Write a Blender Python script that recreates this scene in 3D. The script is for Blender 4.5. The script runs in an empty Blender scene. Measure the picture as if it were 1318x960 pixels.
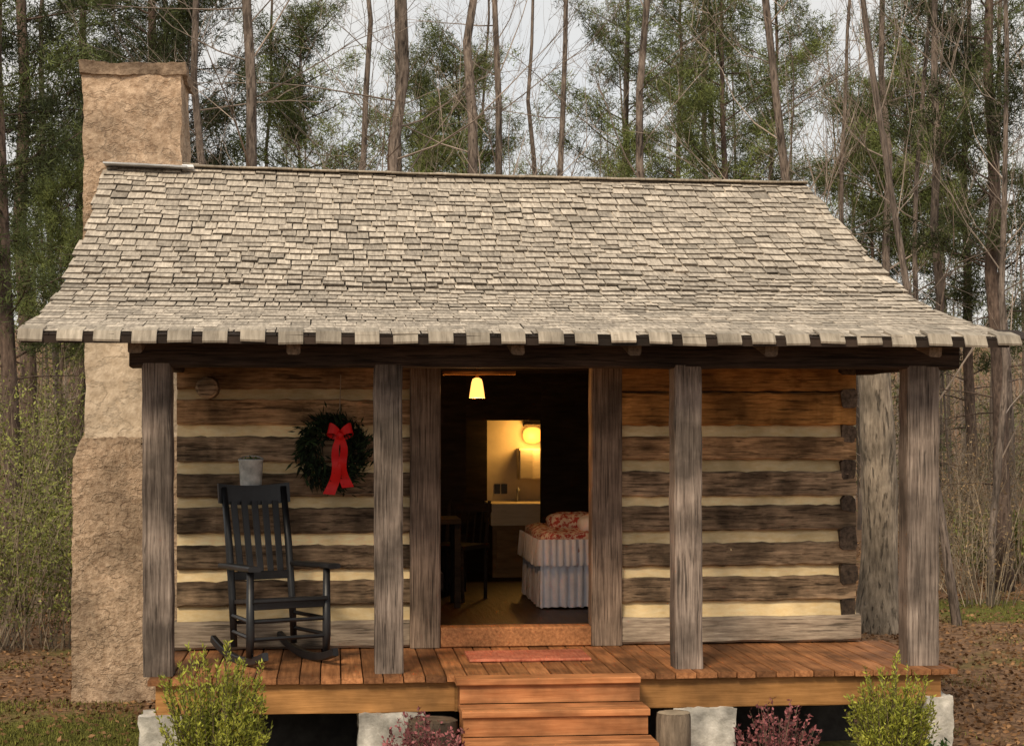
import bpy, math, random
from mathutils import Vector, Matrix, noise
random.seed(11)
rnd = random.random
U = random.uniform
V = Vector
SC = bpy.context.scene
COL = SC.collection
F = 2200.0; TH = math.atan(229/2200); ZC = 2.37
def at(u, v, Y):
    a = math.atan((u-659)/F)+TH
    x = Y*math.tan(a)
    dep = x*math.sin(TH)+Y*math.cos(TH)
    return V((x, Y, ZC+(550-v)*dep/F))
ORG = {}
def tag(o, label=None, cat=None, group=None, kind=None):
    if label: o['label'] = label
    if cat: o['category'] = cat
    if group: o['group'] = group
    if kind: o['kind'] = kind
    return o
def empty(name, loc=(0,0,0), local=False, rz=0):
    o = bpy.data.objects.new(name, None); COL.objects.link(o)
    o.location = loc; o.rotation_euler = (0,0,rz); o.empty_display_size = .1
    ORG[o.name] = V((0,0,0)) if local else V(loc)
    return o
class MB:
    def __init__(s): s.v=[]; s.f=[]; s.t=[]
    def add(s, vs, fs, t=None):
        b = len(s.v)
        if t is None: t = rnd()
        s.v.extend(vs); s.t.extend([t]*len(vs))
        s.f.extend([tuple(i+b for i in f) for f in fs])
    def build(s, name, mat, parent=None, smooth=False):
        me = bpy.data.meshes.new(name)
        if parent is not None: org = ORG[parent.name]
        else:
            xs=[p[0] for p in s.v]; ys=[p[1] for p in s.v]; zs=[p[2] for p in s.v]
            org = V(((min(xs)+max(xs))/2,(min(ys)+max(ys))/2,min(zs)))
        me.from_pydata([(p[0]-org[0],p[1]-org[1],p[2]-org[2]) for p in s.v], [], s.f)
        a = me.attributes.new('tint','FLOAT','POINT'); a.data.foreach_set('value', s.t)
        if smooth: me.polygons.foreach_set('use_smooth',[True]*len(me.polygons))
        me.materials.append(mat); me.update()
        o = bpy.data.objects.new(name, me); COL.objects.link(o)
        if parent is not None: o.parent = parent
        else: o.location = org
        ORG[o.name] = org
        return o
def frame(d):
    d = d.normalized()
    up = V((0,0,1)) if abs(d.z)<.9 else V((0,1,0))
    s = d.cross(up).normalized(); u = s.cross(d).normalized()
    return d,s,u
def beam(mb,p0,p1,w,h,n=6,jit=.003,ch=.01,t=None,drift=0.0):
    p0=V(p0);p1=V(p1); d,s,u = frame(p1-p0)
    a,b=w/2,h/2
    cs=[(a-ch,-b),(a,-b+ch),(a,b-ch),(a-ch,b),(-a+ch,b),(-a,b-ch),(-a,-b+ch),(-a+ch,-b)]
    off=[(U(-jit,jit),U(-jit,jit)) for _ in cs]
    vs=[];fs=[]; sd=rnd()*100
    for i in range(n+1):
        c=p0.lerp(p1,i/n)
        dx=noise.noise(V((sd,i*.7,0)))*drift; dy=noise.noise(V((sd,i*.7,9)))*drift
        for k,(x,y) in enumerate(cs):
            ox=off[k][0]*.6+U(-jit,jit)*.6; oy=off[k][1]*.6+U(-jit,jit)*.6
            vs.append(c+s*(x+ox+dx)+u*(y+oy+dy))
    for i in range(n):
        for k in range(8):
            fs.append((i*8+k,i*8+(k+1)%8,(i+1)*8+(k+1)%8,(i+1)*8+k))
    fs.append(tuple(range(7,-1,-1))); fs.append(tuple(n*8+k for k in range(8)))
    mb.add(vs,fs,t)
def box(mb,x0,x1,y0,y1,z0,z1,t=None):
    mb.add([V((x,y,z)) for x in (x0,x1) for y in (y0,y1) for z in (z0,z1)],
           [(0,1,3,2),(4,6,7,5),(0,4,5,1),(2,3,7,6),(0,2,6,4),(1,5,7,3)],t)
def tube(mb,pts,rad,sides=6,t=None,cap=True):
    pts=[V(p) for p in pts]; n=len(pts); vs=[];fs=[]
    d,s,u=frame(pts[-1]-pts[0])
    for i,p in enumerate(pts):
        dd=(pts[min(i+1,n-1)]-pts[max(i-1,0)])
        if dd.length>1e-9:
            dd.normalize(); s2=s-dd*s.dot(dd)
            if s2.length>1e-4: s=s2.normalized()
            u=s.cross(dd).normalized()
        r=rad[i] if isinstance(rad,(list,tuple)) else rad
        for k in range(sides):
            a=2*math.pi*k/sides; vs.append(p+s*(r*math.cos(a))+u*(r*math.sin(a)))
    for i in range(n-1):
        for k in range(sides):
            fs.append((i*sides+k,(i+1)*sides+k,(i+1)*sides+(k+1)%sides,i*sides+(k+1)%sides))
    if cap:
        fs.append(tuple(range(sides))); fs.append(tuple((n-1)*sides+k for k in range(sides-1,-1,-1)))
    mb.add(vs,fs,t)
def lathe(mb,prof,c,seg=20,t=.5,jit=0):
    c=V(c); vs=[];fs=[]; js=[1+U(-jit,jit) for _ in range(seg)]
    for r,z in prof:
        for k in range(seg):
            a=2*math.pi*k/seg; vs.append(c+V((r*js[k]*math.cos(a),r*js[k]*math.sin(a),z)))
    for i in range(len(prof)-1):
        for k in range(seg):
            fs.append((i*seg+k,i*seg+(k+1)%seg,(i+1)*seg+(k+1)%seg,(i+1)*seg+k))
    mb.add(vs,fs,t)
def noisy_box(mb,x0,x1,y0,y1,z0,z1,step,amp,freq=3,t=.5,shape=None):
    def disp(p):
        if shape: p=shape(p)
        q=p+noise.noise_vector(p*freq)*amp+noise.noise_vector(p*freq*3.1)*amp*.5+noise.noise_vector(p*freq*7.7)*amp*.4
        return q
    def face(o,a,b):
        na=max(1,int(a.length/step)); nb=max(1,int(b.length/step)); vs=[];fs=[]
        for i in range(na+1):
            for j in range(nb+1): vs.append(disp(o+a*(i/na)+b*(j/nb)))
        for i in range(na):
            for j in range(nb):
                k=i*(nb+1)+j; fs.append((k,k+nb+1,k+nb+2,k+1))
        mb.add(vs,fs,t)
    X=V((x1-x0,0,0));Y=V((0,y1-y0,0));Z=V((0,0,z1-z0));o=V((x0,y0,z0))
    face(o,X,Z);face(o+Y,Z,X);face(o,Z,Y);face(o+X,Y,Z);face(o+Z,X,Y);face(o,Y,X)
def superell(mb,c,rx,ry,rz,e=.35,n=20,m=10,t=.5,amp=0):
    c=V(c);vs=[];fs=[]
    sg=lambda a:math.copysign(abs(a)**e,a)
    for i in range(m+1):
        ph=-math.pi/2+math.pi*i/m
        for k in range(n):
            th=2*math.pi*k/n
            p=V((rx*sg(math.cos(ph))*sg(math.cos(th)),ry*sg(math.cos(ph))*sg(math.sin(th)),rz*sg(math.sin(ph))))
            vs.append(c+p+noise.noise_vector((c+p)*9)*amp)
    for i in range(m):
        for k in range(n): fs.append((i*n+k,i*n+(k+1)%n,(i+1)*n+(k+1)%n,(i+1)*n+k))
    mb.add(vs,fs,t)
def runit():
    while True:
        p=V((U(-1,1),U(-1,1),U(-1,1)))
        if .05<p.length<1: return p.normalized()
def leaf(mb,p,d,L,W,t=None):
    s=d.cross(runit())
    if s.length<.05: s=d.cross(V((.3,.5,.8)))
    s.normalize()
    mb.add([p,p+d*(L*.45)+s*W,p+d*L,p+d*(L*.45)-s*W],[(0,1,2,3)],t)
def needle(mb,p,d,L,W,t=None):
    s=d.cross(runit())
    if s.length<.05: s=d.cross(V((.3,.5,.8)))
    s.normalize()
    mb.add([p-s*W,p+s*W,p+d*L],[(0,1,2)],t)
# ---------------------------------------------------------------- materials
def mat(name,c1,c2,scale=(1,1,1),ns=5,detail=7,rough=.85,bump=.4,bd=.01,tint=.35,stain=.5,ss=1.2,crack=None,spec=.25,vein=None,p0=.34,p1=.68,cmin=.42):
    m=bpy.data.materials.new(name); m.use_nodes=True; nt=m.node_tree; N=nt.nodes; L=nt.links
    b=N['Principled BSDF']; b.inputs['Roughness'].default_value=rough
    b.inputs['Specular IOR Level'].default_value=spec
    tc=N.new('ShaderNodeTexCoord'); mp=N.new('ShaderNodeMapping'); mp.inputs['Scale'].default_value=scale
    at_=N.new('ShaderNodeAttribute'); at_.attribute_name='tint'
    cmb=N.new('ShaderNodeVectorMath'); cmb.operation='SCALE'; cmb.inputs[0].default_value=(7.3,3.1,5.7); L.new(at_.outputs['Fac'],cmb.inputs['Scale'])
    ad=N.new('ShaderNodeVectorMath'); ad.operation='ADD'
    L.new(tc.outputs['Object'],ad.inputs[0]); L.new(cmb.outputs[0],ad.inputs[1]); L.new(ad.outputs[0],mp.inputs['Vector'])
    n1=N.new('ShaderNodeTexNoise'); n1.inputs['Scale'].default_value=ns; n1.inputs['Detail'].default_value=detail; n1.inputs['Roughness'].default_value=.65
    L.new(mp.outputs[0],n1.inputs['Vector'])
    r=N.new('ShaderNodeValToRGB'); r.color_ramp.elements[0].position=p0; r.color_ramp.elements[1].position=p1
    r.color_ramp.elements[0].color=(*c1,1); r.color_ramp.elements[1].color=(*c2,1)
    L.new(n1.outputs['Fac'],r.inputs[0])
    n2=N.new('ShaderNodeTexNoise'); n2.inputs['Scale'].default_value=ss; n2.inputs['Detail'].default_value=5
    L.new(ad.outputs[0],n2.inputs['Vector'])
    mr=N.new('ShaderNodeMapRange'); mr.inputs['From Min'].default_value=.35; mr.inputs['From Max'].default_value=.65
    mr.inputs['To Min'].default_value=1-stain; mr.inputs['To Max'].default_value=1+stain*.35; L.new(n2.outputs['Fac'],mr.inputs['Value'])
    tm=N.new('ShaderNodeMath'); tm.operation='MULTIPLY_ADD'; tm.inputs[1].default_value=2*tint; tm.inputs[2].default_value=1-tint
    L.new(at_.outputs['Fac'],tm.inputs[0])
    mu=N.new('ShaderNodeMath'); mu.operation='MULTIPLY'; L.new(mr.outputs[0],mu.inputs[0]); L.new(tm.outputs[0],mu.inputs[1])
    last=mu
    height=n1.outputs['Fac']
    if crack:
        mp2=N.new('ShaderNodeMapping'); mp2.inputs['Scale'].default_value=crack; L.new(ad.outputs[0],mp2.inputs['Vector'])
        n3=N.new('ShaderNodeTexNoise'); n3.inputs['Scale'].default_value=1; n3.inputs['Detail'].default_value=5; L.new(mp2.outputs[0],n3.inputs['Vector'])
        m3=N.new('ShaderNodeMapRange'); m3.inputs['From Min'].default_value=.34; m3.inputs['From Max'].default_value=.42; m3.inputs['To Min'].default_value=cmin; L.new(n3.outputs['Fac'],m3.inputs['Value'])
        mu2=N.new('ShaderNodeMath'); mu2.operation='MULTIPLY'; L.new(last.outputs[0],mu2.inputs[0]); L.new(m3.outputs[0],mu2.inputs[1]); last=mu2
        hm=N.new('ShaderNodeMath'); hm.operation='ADD'; L.new(n1.outputs['Fac'],hm.inputs[0]); L.new(m3.outputs[0],hm.inputs[1]); height=hm.outputs[0]
    if vein:
        n3=N.new('ShaderNodeTexNoise'); n3.inputs['Scale'].default_value=vein; n3.inputs['Detail'].default_value=4; n3.inputs['Roughness'].default_value=.55
        mp3=N.new('ShaderNodeMapping'); mp3.inputs['Scale'].default_value=(1,1,1.6); mp3.inputs['Rotation'].default_value=(0,.5,0); L.new(tc.outputs['Object'],mp3.inputs['Vector']); L.new(mp3.outputs[0],n3.inputs['Vector'])
        s1=N.new('ShaderNodeMath'); s1.operation='SUBTRACT'; s1.inputs[1].default_value=.5; L.new(n3.outputs['Fac'],s1.inputs[0])
        s2=N.new('ShaderNodeMath'); s2.operation='ABSOLUTE'; L.new(s1.outputs[0],s2.inputs[0])
        m3=N.new('ShaderNodeMapRange'); m3.inputs['From Min'].default_value=.0; m3.inputs['From Max'].default_value=.03; m3.inputs['To Min'].default_value=.74; L.new(s2.outputs[0],m3.inputs['Value'])
        mu2=N.new('ShaderNodeMath'); mu2.operation='MULTIPLY'; L.new(last.outputs[0],mu2.inputs[0]); L.new(m3.outputs[0],mu2.inputs[1]); last=mu2
        hm=N.new('ShaderNodeMath'); hm.operation='MULTIPLY_ADD'; hm.inputs[1].default_value=.55; L.new(m3.outputs[0],hm.inputs[0]); L.new(n1.outputs['Fac'],hm.inputs[2]); height=hm.outputs[0]
    sc=N.new('ShaderNodeVectorMath'); sc.operation='SCALE'; L.new(r.outputs[0],sc.inputs[0]); L.new(last.outputs[0],sc.inputs['Scale'])
    L.new(sc.outputs[0],b.inputs['Base Color'])
    if bump:
        bp=N.new('ShaderNodeBump'); bp.inputs['Strength'].default_value=bump; bp.inputs['Distance'].default_value=bd
        L.new(height,bp.inputs['Height']); L.new(bp.outputs[0],b.inputs['Normal'])
    return m
def glow(name,c,s):
    m=bpy.data.materials.new(name); m.use_nodes=True; b=m.node_tree.nodes['Principled BSDF']
    b.inputs['Base Color'].default_value=(*c,1); b.inputs['Emission Color'].default_value=(*c,1); b.inputs['Emission Strength'].default_value=s
    return m
M={}
M['log']=mat('log_wood',(.11,.072,.044),(.48,.335,.21),(4,50,50),1,detail=9,rough=.9,bump=.6,tint=.3,stain=.62,ss=4,crack=(3.2,44,44),cmin=.36)
M['logwarm']=mat('glow_toned_log_wood',(.28,.12,.030),(.78,.38,.115),(4,50,50),1,detail=9,rough=.9,bump=.5,tint=.2,stain=.6,ss=3,crack=(3,40,40),cmin=.5)  # warm glow on the upper right logs, put into the wood colour
M['logbrown']=mat('brown_log_wood',(.15,.083,.040),(.56,.34,.175),(4,50,50),1,detail=9,rough=.9,bump=.6,tint=.25,stain=.6,ss=3,crack=(3,42,42),cmin=.4)  # upper logs browner, lamplit tone in the colour, blending into the painted glow
M['logside']=mat('log_end_wood',(.035,.025,.018),(.17,.12,.085),(30,3,30),1,bump=.8)
M['sill']=mat('sill_wood',(.20,.15,.11),(.55,.445,.335),(4,50,50),1,bump=.5,stain=.4,ss=2.5,crack=(3,44,44))
M['chink']=mat('chinking_mortar',(.82,.60,.30),(.94,.76,.46),(2,6,6),5,bump=.5,stain=.3,ss=3)
M['post']=mat('weathered_post_wood',(.11,.082,.066),(.36,.29,.24),(80,80,3),1,detail=9,bump=.6,tint=.15,stain=.6,ss=3.2,crack=(95,95,2.2),cmin=.4)
M['jamb']=mat('jamb_wood',(.10,.068,.05),(.34,.25,.185),(80,80,3),1,detail=9,bump=.5,tint=.15,stain=.55,ss=3,crack=(95,95,2.2),cmin=.4)
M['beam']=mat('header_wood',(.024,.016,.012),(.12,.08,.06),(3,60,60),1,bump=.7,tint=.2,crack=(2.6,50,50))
M['rafter']=mat('rafter_wood',(.09,.065,.046),(.30,.22,.155),(40,2.5,40),1,tint=.3)
M['deck']=mat('deck_wood',(.20,.080,.030),(.45,.20,.082),(44,2.2,44),1,bump=.3,rough=.6,tint=.38,stain=.55,ss=2.4)
M['step']=mat('step_wood',(.38,.142,.05),(.62,.275,.115),(2.4,44,44),1,bump=.3,rough=.6,tint=.18,stain=.5,ss=3.4)
M['rim']=mat('rim_wood',(.32,.152,.045),(.54,.27,.095),(2.4,44,44),1,bump=.3,rough=.65,tint=.12,stain=.5,ss=2.4)
M['shingle']=mat('shingle_wood',(.27,.23,.185),(.62,.54,.44),(44,6,6),1,bump=.5,tint=.34,stain=.15,ss=.8)
M['butt']=mat('shaded_shingle_end_grain',(.06,.048,.038),(.17,.14,.11),(40,5,40),1,bump=.3,tint=.5)  # end grain darkened to put the shade lines between courses into its colour
M['tab']=mat('eave_shingle_wood',(.27,.23,.18),(.50,.435,.35),(40,5,5),1,bump=.4,tint=.25,stain=.35,ss=3)
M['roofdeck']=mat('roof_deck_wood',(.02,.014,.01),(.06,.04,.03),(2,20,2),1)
M['stucco']=mat('chimney_stucco',(.38,.255,.165),(.72,.54,.385),(1,1,1),20,detail=12,bump=1,bd=.04,stain=.4,ss=2.6,vein=5)
M['stuccodark']=mat('chimney_dark_stucco',(.20,.135,.09),(.46,.335,.235),(1,1,1),20,detail=12,bump=1,bd=.035,stain=.4,ss=4)  # darker stucco for the chimney cap
M['stuccopale']=mat('chimney_pale_stucco',(.54,.42,.30),(.80,.66,.51),(1,1,1),14,detail=12,bump=.8,bd=.025,stain=.25,ss=3,vein=3)
M['stone']=mat('pale_pier_stone',(.42,.40,.35),(.75,.71,.64),(1,1,1),9,bump=.9,bd=.02,stain=.5,ss=6)
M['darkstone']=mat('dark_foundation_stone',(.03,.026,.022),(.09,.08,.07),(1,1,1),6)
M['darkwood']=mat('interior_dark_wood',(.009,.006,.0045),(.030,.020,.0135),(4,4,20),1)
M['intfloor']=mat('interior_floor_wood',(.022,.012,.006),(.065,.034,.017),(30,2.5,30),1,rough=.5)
M['cream']=mat('cream_plaster',(.54,.47,.35),(.66,.58,.44),ns=4,bump=.1,stain=.15)
M['black']=mat('black_paint',(.006,.006,.007),(.016,.016,.018),ns=12,rough=.42,bump=.12,tint=.1,stain=.3,spec=.5)
M['metal']=mat('galvanised_metal',(.30,.31,.30),(.55,.56,.54),ns=14,rough=.5,bump=.1,tint=.1,stain=.5,ss=9)
M['flash']=mat('flashing_metal',(.55,.57,.59),(.75,.76,.78),ns=8,rough=.5,bump=.1,stain=.2)
M['red']=mat('red_ribbon',(.70,.008,.008),(.88,.015,.015),ns=6,rough=.45,bump=.1,tint=.1,stain=.2)
M['wreath']=mat('wreath_green',(.006,.014,.005),(.022,.040,.012),ns=8,bump=0,tint=.7)
M['ygleaf']=mat('yellow_green_leaf',(.14,.17,.02),(.39,.39,.06),ns=3,bump=0,tint=.65,stain=.3,rough=.6)
M['pinkleaf']=mat('pink_purple_leaf',(.12,.04,.04),(.36,.13,.135),ns=3,bump=0,tint=.65,rough=.6)
M['greenleaf']=mat('small_green_leaf',(.03,.07,.015),(.08,.15,.03),ns=3,bump=0,tint=.5,rough=.6)
M['brushleaf']=mat('brush_leaf',(.11,.13,.03),(.29,.30,.08),ns=3,bump=0,tint=.6,rough=.7)
M['tanleaf']=mat('dry_brush_leaf',(.15,.10,.05),(.34,.235,.125),ns=3,bump=0,tint=.6,rough=.7)
M['stem']=mat('shrub_stem',(.07,.05,.035),(.17,.13,.09),ns=9,bump=.2)
M['palestem']=mat('pale_twig',(.16,.122,.085),(.34,.275,.20),ns=5,bump=.2,tint=.5)
M['bark']=mat('grey_bark',(.105,.08,.066),(.33,.265,.22),(30,30,6),1,bump=.9,bd=.03,tint=.4,stain=.5,ss=2,crack=(24,24,4))  # grey bark, lightened so the haze of the woods is in the colour
M['palebark']=mat('pale_bark',(.17,.135,.10),(.40,.33,.255),(30,30,5),1,bump=.9,bd=.03,stain=.5,ss=2.5,crack=(30,30,4))
M['pinebark']=mat('pine_bark',(.06,.041,.033),(.21,.15,.117),(22,22,7),1,bump=.9,bd=.03,tint=.4)
M['twig']=mat('bare_twig',(.20,.158,.13),(.42,.345,.285),ns=3,bump=0,tint=.45)
M['needle']=mat('pine_needle',(.085,.115,.034),(.24,.275,.085),ns=1.3,bump=0,tint=.6,rough=.7,ss=.8)
M['needledark']=mat('dark_pine_needle',(.030,.043,.014),(.10,.12,.038),ns=1.3,bump=0,tint=.6,rough=.7,ss=.8)
M['woodstwig']=mat('far_wood',(.18,.138,.108),(.36,.29,.23),ns=.4,bump=0,tint=.5)
M['woodsgreen']=mat('far_evergreen',(.10,.115,.045),(.23,.24,.10),ns=.4,bump=0,tint=.5)
M['litter']=mat('fallen_leaf',(.13,.065,.028),(.33,.19,.095),ns=2,bump=0,tint=.6,stain=.4)
M['grass']=mat('moss_grass',(.085,.095,.02),(.23,.225,.05),ns=2,bump=0,tint=.6,stain=.4)
M['linen']=mat('white_linen',(.70,.70,.76),(.86,.86,.91),ns=6,bump=.2,stain=.12)
M['quilt']=mat('floral_quilt',(.42,.07,.06),(.70,.62,.54),ns=30,detail=3,bump=.2,stain=.3,ss=8,p0=.45,p1=.53)
M['matred']=mat('red_mat',(.42,.11,.06),(.60,.22,.13),(60,8,8),1,bump=.4,stain=.35,ss=5)
M['palecab']=mat('pale_cabinet',(.52,.45,.34),(.66,.58,.45),(3,3,18),1,bump=.1,stain=.2)
M['tancab']=mat('tan_cabinet',(.15,.10,.055),(.26,.18,.105),(3,3,18),1,bump=.1,stain=.3)
M['stump']=mat('stump_bark',(.05,.036,.026),(.19,.14,.10),(26,26,5),1,bump=1,bd=.02)
M['palestump']=mat('peeled_stump_wood',(.18,.135,.095),(.42,.325,.235),(26,26,5),1,bump=1,bd=.02)
M['stumptop']=mat('cut_wood',(.10,.07,.045),(.22,.16,.11),(1,1,1),14,bump=.3,stain=.5,ss=5)
M['palecut']=mat('pale_cut_wood',(.34,.27,.19),(.52,.42,.30),(1,1,1),14,bump=.3,stain=.4,ss=5)
M['lamp']=glow('warm_lamp_glass',(1.0,.46,.11),2.2)
M['klamp']=glow('amber_lamp_glass',(1.0,.52,.09),1.2)
def ground_mat():
    m=bpy.data.materials.new('leaf_strewn_ground'); m.use_nodes=True; nt=m.node_tree; N=nt.nodes; L=nt.links
    b=N['Principled BSDF']; b.inputs['Roughness'].default_value=.95; b.inputs['Specular IOR Level'].default_value=.1
    tc=N.new('ShaderNodeTexCoord')
    def nz(s,d):
        n=N.new('ShaderNodeTexNoise'); n.inputs['Scale'].default_value=s; n.inputs['Detail'].default_value=d; L.new(tc.outputs['Object'],n.inputs['Vector']); return n
    a=nz(12,10); g=nz(1.1,7); f=nz(30,6)
    r=N.new('ShaderNodeValToRGB'); e=r.color_ramp.elements; e[0].position=.3; e[1].position=.7; e[0].color=(.10,.058,.034,1); e[1].color=(.30,.18,.105,1); L.new(a.outputs['Fac'],r.inputs[0])
    r2=N.new('ShaderNodeValToRGB'); e=r2.color_ramp.elements; e[0].position=.3; e[1].position=.7; e[0].color=(.07,.07,.018,1); e[1].color=(.20,.19,.05,1); L.new(f.outputs['Fac'],r2.inputs[0])
    at_=N.new('ShaderNodeAttribute'); at_.attribute_name='tint'
    s=N.new('ShaderNodeMath'); s.operation='ADD'; L.new(g.outputs['Fac'],s.inputs[0]); L.new(at_.outputs['Fac'],s.inputs[1])
    mr=N.new('ShaderNodeMapRange'); mr.inputs['From Min'].default_value=.85; mr.inputs['From Max'].default_value=1.1; L.new(s.outputs[0],mr.inputs['Value'])
    mx=N.new('ShaderNodeMix'); mx.data_type='RGBA'; L.new(mr.outputs[0],mx.inputs[0]); L.new(r.outputs[0],mx.inputs[6]); L.new(r2.outputs[0],mx.inputs[7])
    L.new(mx.outputs[2],b.inputs['Base Color'])
    bp=N.new('ShaderNodeBump'); bp.inputs['Strength'].default_value=.9; bp.inputs['Distance'].default_value=.05; L.new(a.outputs['Fac'],bp.inputs['Height']); L.new(bp.outputs[0],b.inputs['Normal'])
    return m
def gz(x,y):
    z=noise.noise(V((x*.25,y*.25,0)))*.07+noise.noise(V((x*.9,y*.9,3)))*.03
    t=min(1,max(0,(y-60)/45)); t=t*t*(3-2*t)
    z+=t*(7.5+noise.noise(V((x*.06,y*.02,7)))*3)
    return z-.02
def moss(x,y):
    n=noise.noise(V((x*.35,y*.35,1.5)))*.5+.2
    for cx,cy,rx,ry,k in ((-2.7,13.2,2.2,1.8,.75),(8.6,21.5,1.8,1.8,.6),(-4.2,16,1.5,1.5,.3)):
        n+=k*math.exp(-((x-cx)/rx)**2-((y-cy)/ry)**2)
    return max(0,min(1,n))
def axis(lo,hi,n,c,k):
    out=[]
    for i in range(n+1):
        s=-1+2*i/n; out.append(math.sinh(k*s)/math.sinh(k))
    return [c+(hi-c)*q if q>0 else c+(c-lo)*q for q in out]
mb=MB(); xs=axis(-300,300,150,1.5,5); ys=axis(-120,600,160,16,5)
vs=[V((x,y,gz(x,y))) for x in xs for y in ys]; ny=len(ys)
mb.add(vs,[(i*ny+j,(i+1)*ny+j,(i+1)*ny+j+1,i*ny+j+1) for i in range(len(xs)-1) for j in range(ny-1)],.5)
mb.t=[moss(p.x,p.y) for p in vs]
tag(mb.build('ground',ground_mat(),None,True),kind='structure')

# ================================================================= CABIN
FY=12.7; FZ=.74; RY=17.6
cab=empty('log_cabin',(1.4,14.2,0))
tag(cab,'weathered log cabin with wood shingle roof, front porch and stucco chimney','cabin')
XL,XR=-1.142,3.95; JL0,JL1,JR0,JR1=.555,.785,1.907,2.142
def logwall(x0,x1,warm):
    lg=MB(); ck=MB(); wm=MB(); w2=MB()
    for k in range(0,8):
        z0=1.062+.265*k; h=.186+U(-.010,.010)
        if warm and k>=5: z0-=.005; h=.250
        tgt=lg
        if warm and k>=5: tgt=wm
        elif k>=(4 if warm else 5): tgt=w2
        beam(tgt,(x0,FY+.06,z0+h/2+U(-.005,.005)),(x1,FY+.06,z0+h/2+U(-.007,.007)),.2,h,30,.007,.014,drift=.010)
        zb=.962+.265*k; n=40; sd=rnd()*50; vs=[]
        if warm and k>=6: continue
        for i in range(n+1):
            x=x0+(x1-x0)*i/n
            a=noise.noise(V((x*3,sd,0)))*.009+noise.noise(V((x*9,sd,2)))*.005; b=noise.noise(V((x*3,sd,5)))*.010
            vs+= [V((x,FY-.032+a*.4,zb-.05)),V((x,FY-.028+a*.4,zb-.008+a)),V((x,FY+.0+b,zb+.07+b)),V((x,FY+.04,zb+.13))]
        ck.add(vs,[(i*4+j,(i+1)*4+j,(i+1)*4+j+1,i*4+j+1) for i in range(n) for j in range(3)])
    box(lg,x0+.05 if not warm else x0,x1-.05 if warm else x1,FY+.13,FY+.17,.3,3.3,.3)
    return lg,ck,wm,w2
lg,ck,wm,w2=logwall(XL,JL0+.01,False)
c=at(268,499,12.62)
tube(lg,[(c.x,12.75,c.z),(c.x,12.6,c.z),(c.x,12.46,c.z-.005),(c.x,12.45,c.z-.005)],[.085,.085,.08,.06],12,.9)
wall=lg.build('log_wall',M['log'],cab); ck.build('chinking',M['chink'],wall,True); w2.build('glow_toned_log',M['logbrown'],wall)
sl=MB(); beam(sl,(XL-.02,FY+.03,.85),(JL0,FY+.03,.85),.2,.2,12,.006,.02,drift=.01); sl.build('sill_log',M['sill'],wall)
lg,ck,wm,w2=logwall(JR1-.01,XR,True)
wall2=lg.build('log_wall',M['log'],cab); ck.build('chinking',M['chink'],wall2,True)
wm.build('glow_toned_log',M['logwarm'],wall2); w2.build('glow_toned_log',M['logbrown'],wall2)
sl=MB(); beam(sl,(JR1,FY+.03,.85),(XR+.03,FY+.03,.85),.2,.2,12,.006,.02,drift=.01); sl.build('sill_log',M['sill'],wall2)
for xc,nm in ((XR-.06,'r'),(XL+.07,'l')):
    s=MB()
    for k in range(0,8):
        z=.995+.265*k
        beam(s,(xc,FY-.05+U(-.012,.012) if nm=='r' else FY+.1,z),(xc+U(-.01,.01),RY+.15,z+U(-.01,.01)),.13+U(-.03,.03),.13+U(-.02,.05),14,.012,.02)
    box(s,xc-.04,xc+.04,FY+.1,RY,.3,3.1,.4)
    w=s.build('side_wall',M['logside'],cab)
    if nm=='r':
        c2=MB(); box(c2,xc+.04,xc+.06,FY+.15,RY,.8,2.95,.4); c2.build('side_chinking',M['chink'],w)
s=MB()
for k in range(8): beam(s,(XL,RY+.1,1.05+.265*k),(XR,RY+.1,1.05+.265*k),.2,.2,10,.01,.04)
box(s,XL,XR,RY+.08,RY+.14,.2,3.1,.4); s.build('rear_wall',M['log'],cab)
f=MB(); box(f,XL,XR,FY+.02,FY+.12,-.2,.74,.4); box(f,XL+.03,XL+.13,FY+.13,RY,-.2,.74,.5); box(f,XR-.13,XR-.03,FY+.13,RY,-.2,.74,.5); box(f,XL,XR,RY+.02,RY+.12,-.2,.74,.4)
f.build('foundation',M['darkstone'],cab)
# roof ------------------------------------------------------------
prof=[(10.85,2.955),(11.5,3.075),(12.1,3.205),(12.7,3.385),(13.2,3.60),(13.8,3.90),(15.2,4.66)]
def zr(Y):
    if Y>15.2: return 4.66-(Y-15.2)*.543
    for (a,b),(c,d) in zip(prof,prof[1:]):
        if Y<=c: return b+(d-b)*(Y-a)/(c-a)
    return 4.66
def sag(mb):
    for i,p in enumerate(mb.v):
        k=(p[1]-11.5)/3.7 if p[1]<15.2 else (18.9-p[1])/3.7
        k=max(0,min(1,k)); t=max(0,min(1,(p[0]+1.95)/6.25))
        mb.v[i]=V((p[0],p[1],p[2]-(.085*t+.02*math.sin(t*math.pi))*k))
    return mb
fr=[(10.85+i*(15.2-10.85)/60, zr(10.85+i*(15.2-10.85)/60)) for i in range(61)]
for _ in range(3): fr=[fr[0]]+[(fr[i][0],(fr[i-1][1]+2*fr[i][1]+fr[i+1][1])/4) for i in range(1,60)]+[fr[60]]
bk=[(15.2+i*.1,4.66-i*.0543) for i in range(31)]
def walker(line):
    s=[0]
    for a,b in zip(line,line[1:]): s.append(s[-1]+math.hypot(b[0]-a[0],b[1]-a[1]))
    def pt(q):
        q2=min(max(q,0),s[-1]-1e-6)
        for i in range(len(s)-1):
            if q2<=s[i+1]:
                t=(q-s[i])/(s[i+1]-s[i]); a,b=line[i],line[i+1]
                ty,tz=b[0]-a[0],b[1]-a[1]; l=math.hypot(ty,tz)
                return V((0,a[0]+ty*t,a[1]+tz*t)),V((0,ty/l,tz/l))
    return pt,s[-1]
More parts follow.
